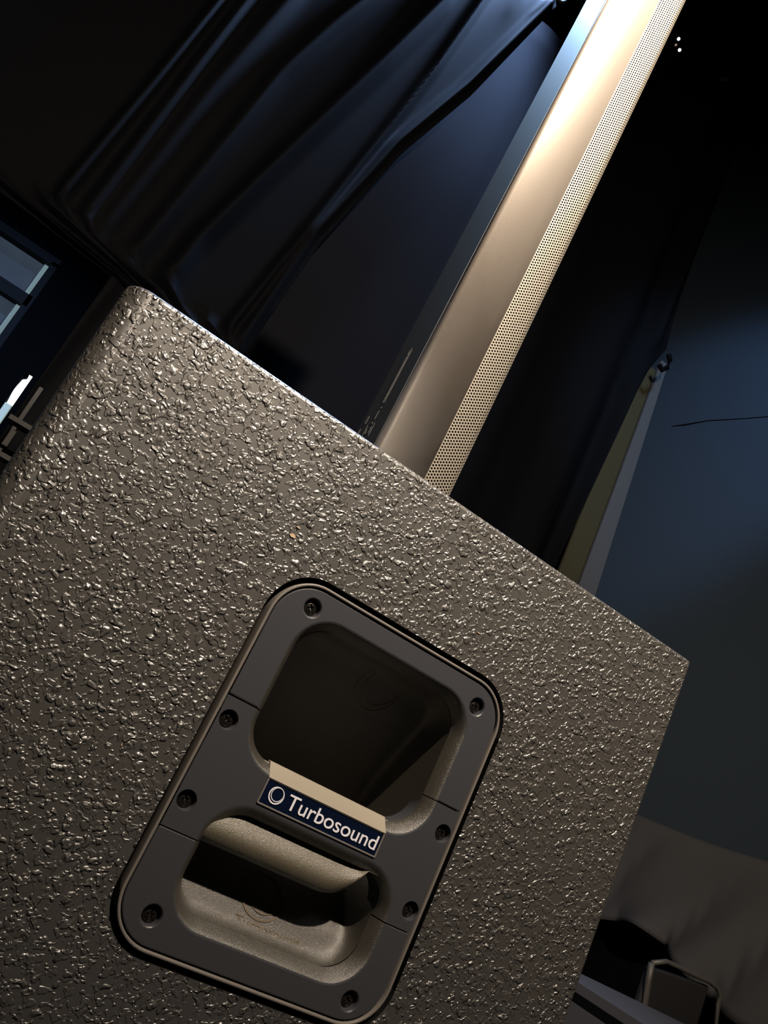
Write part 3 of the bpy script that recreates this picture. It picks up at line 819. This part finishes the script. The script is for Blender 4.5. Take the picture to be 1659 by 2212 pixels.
# perforated grille wrapped over the front
prof = [(gx, cy0 + .0003)]
x_end = 0.2955
prof += [(gx + (x_end - gx) * k / 8, cy0 + .0003 + .0010 * (k / 8) ** 2) for k in range(1, 9)]
prof += arc(x_end + .0005, cy0 + .0013 + .0085, .0085, 278, 345, 10)[1:]
prof += [(0.3065, cy0 + .020), (0.3080, 0.686)]
prof += [(x, cy0 + cy1 - y) for x, y in reversed(prof[:-1])]
acc = [0]
for a, b in zip(prof, prof[1:]): acc.append(acc[-1] + math.hypot(b[0] - a[0], b[1] - a[1]))
def pp(s):
    s = max(0, min(acc[-1] - 1e-9, s))
    for k in range(len(acc) - 1):
        if acc[k] <= s <= acc[k + 1]: break
    t = (s - acc[k]) / (acc[k + 1] - acc[k]); a, b = prof[k], prof[k + 1]
    dx, dy = b[0] - a[0], b[1] - a[1]; l = math.hypot(dx, dy)
    return (a[0] + dx * t, a[1] + dy * t, -dy / l, dx / l)      # point and inward normal
PZ = 0.00338; CW = 0.00268; HR = 0.00118; TH = 0.0009; margin = 0.0006
ncol = int((acc[-1] - 2 * margin) / CW); CW = (acc[-1] - 2 * margin) / ncol
half = ncol // 2 + 2
gv, gf = [], []
z_hi = 1.12
def addv(s, z, d):
    x, y, nx, ny = pp(s); gv.append((x + nx * d, y + ny * d, z)); return len(gv) - 1
nrow = int((z_hi - zc0) / PZ)
for c in range(half):
    s0 = margin + c * CW; sc = s0 + CW / 2; off_ = 0 if c % 2 == 0 else PZ / 2
    for r_ in range(nrow):
        zc = zc0 + off_ + (r_ + .5) * PZ
        outer = [(CW / 2, 0), (CW / 2, PZ / 2), (0, PZ / 2), (-CW / 2, PZ / 2), (-CW / 2, 0), (-CW / 2, -PZ / 2), (0, -PZ / 2), (CW / 2, -PZ / 2)]
        io = [addv(sc + a, zc + b, 0) for a, b in outer]
        ii = [addv(sc + HR * math.cos(k * math.pi / 4), zc + HR * math.sin(k * math.pi / 4), 0) for k in range(8)]
        ib = [addv(sc + HR * math.cos(k * math.pi / 4), zc + HR * math.sin(k * math.pi / 4), TH) for k in range(8)]
        for k in range(8):
            k2 = (k + 1) % 8
            gf.append([io[k], io[k2], ii[k2], ii[k]]); gf.append([ii[k], ii[k2], ib[k2], ib[k]])
def strip(sa, sb, za, zb, n=1):
    for k in range(n):
        a = sa + (sb - sa) * k / n; b = sa + (sb - sa) * (k + 1) / n
        q = [addv(a, za, 0), addv(b, za, 0), addv(b, zb, 0), addv(a, zb, 0)]; gf.append(q)
strip(0, margin, zc0, z_hi); strip(0, acc[-1], z_hi, zc1, 40); strip(margin + half * CW, acc[-1], zc0, z_hi, 30)
go = mk('grille', gv, gf, M['grille'], col); go['label'] = 'finely perforated metal grille'
print('grille columns', ncol, 'faces', len(gf))
